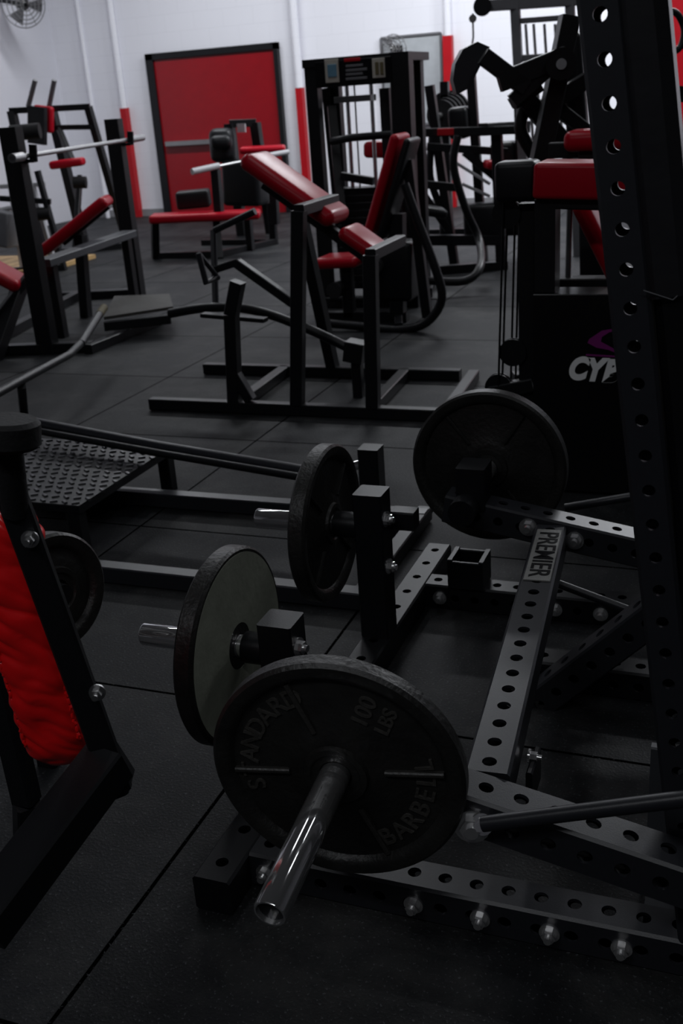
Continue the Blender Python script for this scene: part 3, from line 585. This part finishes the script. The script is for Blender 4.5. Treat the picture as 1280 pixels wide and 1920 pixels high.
part(A2,'shroud',GREY,('pad',dp(0,395,10.5),dp(0,460,10.5),.3,.2)); part(A2,'roller',RUB,('cyl',dp(55,402,10.4),dp(95,400,10.4),.06),('cyl',dp(20,250,10.4),dp(75,245,10.4),.07))
part(A2,'dark_frame',BLK,('beam',dp(30,330,10.4),dp(60,420,10.4),.05),('beam',fl(dp(0,450,10.4),.03),fl(dp(110,440,10.4),.03),.06),('beam',dp(70,320,10.4),fl(dp(110,440,10.4)),.05),('beam',dp(0,372,10.4),dp(95,378,10.4),.05))
# ---------- D : flat bench
Yd=10.6
D_=thing('flat_bench_press','flat red bench with black uprights in front of the red door','bench',fl(dp(400,480,10.6)))
part(D_,'bench_pad',RED,('pad',dp(282,410,Yd),dp(488,401,Yd),.3,.08,(0,0,1),.03,4))
for a,b,yy in ((290,292,0),(405,412,0),(465,470,.3),(508,514,.6)): part(D_,'leg',BLK,('beam',dp(a,412 if a<500 else 380,Yd+yy),fl(hz(b,485 if a<420 else 470 if a<500 else 458)),.07))
part(D_,'base_rail',BLK,('beam',fl(hz(290,485),.03),fl(hz(415,482),.03),.06),('beam',fl(hz(412,482),.03),fl(hz(516,458),.03),.06),('beam',fl(hz(380,460),.03),fl(hz(516,458),.03),.06))
part(D_,'rack_post',BLK,('beam',dp(404,318,Yd),dp(412,415,Yd),.08),('beam',dp(510,300,Yd+.6),dp(516,420,Yd+.6),.08))
part(D_,'head_block',BLK,('pad',dp(332,376,Yd+.3),dp(394,370,Yd+.3),.25,.17,(0,0,1),.03))
b2=thing('barbell','bare steel barbell on the uprights of the flat red bench','barbell',dp(450,305,Yd+.1))
part(b2,'bar',STL,('cyl',dp(360,322,Yd-.2),dp(540,285,Yd+.7),.014)); part(b2,'sleeve',PALE,('cyl',dp(360,322,Yd-.2),dp(410,311,Yd),.03)); part(b2,'sleeve',PALE,('cyl',dp(500,292,Yd+.5),dp(540,285,Yd+.7),.025))
Z=thing('small_weight_machine','black weight machine with red seat standing in front of the red door','weight machine',fl(dp(460,390,12.2)))
part(Z,'frame',BLK,('beam',dp(430,232,12.2),fl(dp(450,400,12.2)),.1),('beam',dp(478,230,12.2),fl(dp(505,400,12.2)),.1),('beam',dp(430,232,12.2),dp(480,230,12.2),.08))
part(Z,'shroud',BLK,('pad',dp(458,300,12.0),dp(462,385,12.0),.45,.3,(0,1,0),.05),('pad',dp(415,240,12.1),dp(420,305,12.1),.28,.2,(0,1,0),.08),('pad',dp(395,268,12),dp(435,265,12),.2,.15,(0,0,1),.06))
part(Z,'placard',PALE,('beam',dp(452,232,12.1),dp(453,248,12.1),.1,.02,(0,1,0)))
part(Z,'seat',RED,('pad',dp(450,282,11.9),dp(535,278,11.9),.3,.07,(0,0,1),.03))
# ---------- M : red padded machine at the left edge
Mm=thing('red_padded_machine','black framed machine with thick red vinyl pad at the left foreground edge','exercise machine',fl(dp(60,1500,1.45)))
YM=1.42
P0=dp(-14,940,YM+.10); P1=dp(124,1428,YM+.10); dv=(P1-P0); LL=dv.length; dv.normalize()
nb=rot(0,-1,0); nb=(nb-dv*nb.dot(dv)).normalized(); sb=dv.cross(nb)
bm=MB(); NR,NS=130,72; rings=[]
for i in range(NR+1):
    t=i/NR; s_=min(t,1-t)*LL; RE=.075
    e=1 if s_>RE else math.sqrt(max(.0,1-((RE-s_)/RE)**2))*.98+.02
    ring=[]
    for j in range(NS):
        a=6.283185*j/NS; ca,sa=math.cos(a),math.sin(a)
        x=.062*math.copysign(abs(ca)**.8,ca)*(.12+.88*e); y=.05*math.copysign(abs(sa)**.85,sa)*e
        p=P0+dv*(t*LL)+sb*x+nb*y
        seam=abs(abs(ca)-.8); w=math.exp(-(seam/.2)**2)
        nz=noise.noise(V((t*LL*17,x*22,y*12)))
        rd=(1-abs(noise.noise(V((t*LL*24+x*18,x*12,3)))))**6
        dsp=.0012*w*math.sin(t*LL*190+4*nz)+.007*nz-.0055*rd
        ring.append(bm.bm.verts.new(p+(sb*ca+nb*sa)*dsp*e))
    rings.append(ring)
for i in range(NR):
    for j in range(NS):
        bm.bm.faces.new((rings[i][j],rings[i][(j+1)%NS],rings[i+1][(j+1)%NS],rings[i+1][j]))
bm.bm.faces.new(rings[0][::-1]); bm.bm.faces.new(rings[-1])
pad=bm.build('pad',REDW,Mm,None,80)
for sg in (1,-1):
    mb=MB(); mb.tube([P0+dv*(LL*(.13+.74*i/80))+nb*(.036+.0015*math.sin(i*2.1))+sb*sg*(.045+.0012*math.sin(i*2.6)) for i in range(81)],.0028,8); mb.build('seam_piping',REDW,pad)
part(Mm,'flat_bar',BLK,('beam',dp(-25,800,YM),dp(222,1480,YM),.044,.02,rot(0,1,0)))
part(Mm,'rail',BLK,('beam',dp(205,1425,YM),dp(-40,1745,YM-.25),.075,.06))
part(Mm,'rail',BLK,('beam',dp(222,1475,YM+.02),dp(180,1410,YM+.02),.07,.05))
part(Mm,'rear_strut',BLK,('beam',dp(-20,1200,YM+.22),dp(50,1500,YM+.22),.045,.04),('beam',dp(50,1500,YM+.22),fl(dp(60,1640,YM+.35)),.045,.04))
bolt(Mm,dp(57,1010,YM-.012),rot(0,-1,.1),.009,STL); bolt(Mm,dp(183,1297,YM-.012),rot(0,-1,.1),.009,STL)
part(Mm,'end_cap',RUB,('lathe',[(.04,-.02),(.046,-.014),(.046,.014),(.04,.02)],dp(12,812,1.38),(0.1,.1,1),32),('cyl',dp(12,815,1.38),dp(30,960,1.42),.02))
pm=dp(98,1108,2.0)
plate(pm,rot(.78,-.6,.1),.125,.045,IRON,'dark weight plate half hidden behind the red pad at the left')
part(Mm,'plate_peg',BLK,('cyl',pm-rot(.1,-.08,0),pm+rot(.03,-.024,0),.022),('beam',pm-rot(.1,-.08,0),fl(pm-rot(.1,-.08,0)),.05))

# ---------- lights
def area(loc,sx_,sy_,p,col=(.92,.95,1)):
    l=bpy.data.lights.new('tube_or_fill_lamp','AREA'); l.shape='RECTANGLE'; l.size=sx_; l.size_y=sy_; l.energy=p; l.color=col
    o=bpy.data.objects.new('tube_or_fill_lamp',l); COL.objects.link(o); o.location=loc
    return o
for x,p in ((-6.5,85),(-3,150),(.5,255)): area((x,11,4.2),2.2,.3,p)
for x in (-5.5,-2.6,2): area((x,6.8,4.2),.2,2.4,24)
area((-1.6,3.4,4.2),.3,2.4,11)
area((.9,2.8,4.2),.16,2.4,9)
area((-1.9,-1.6,4.2),2.4,.16,32)  # added fill behind the camera, brings out the plate lettering
area((.8,-1.6,4.2),2.4,.16,20)  # second added fill behind the camera, brightens the near side
w=bpy.data.worlds.new('world'); S.world=w; w.use_nodes=True; w.node_tree.nodes['Background'].inputs[0].default_value=(.02,.02,.022,1)
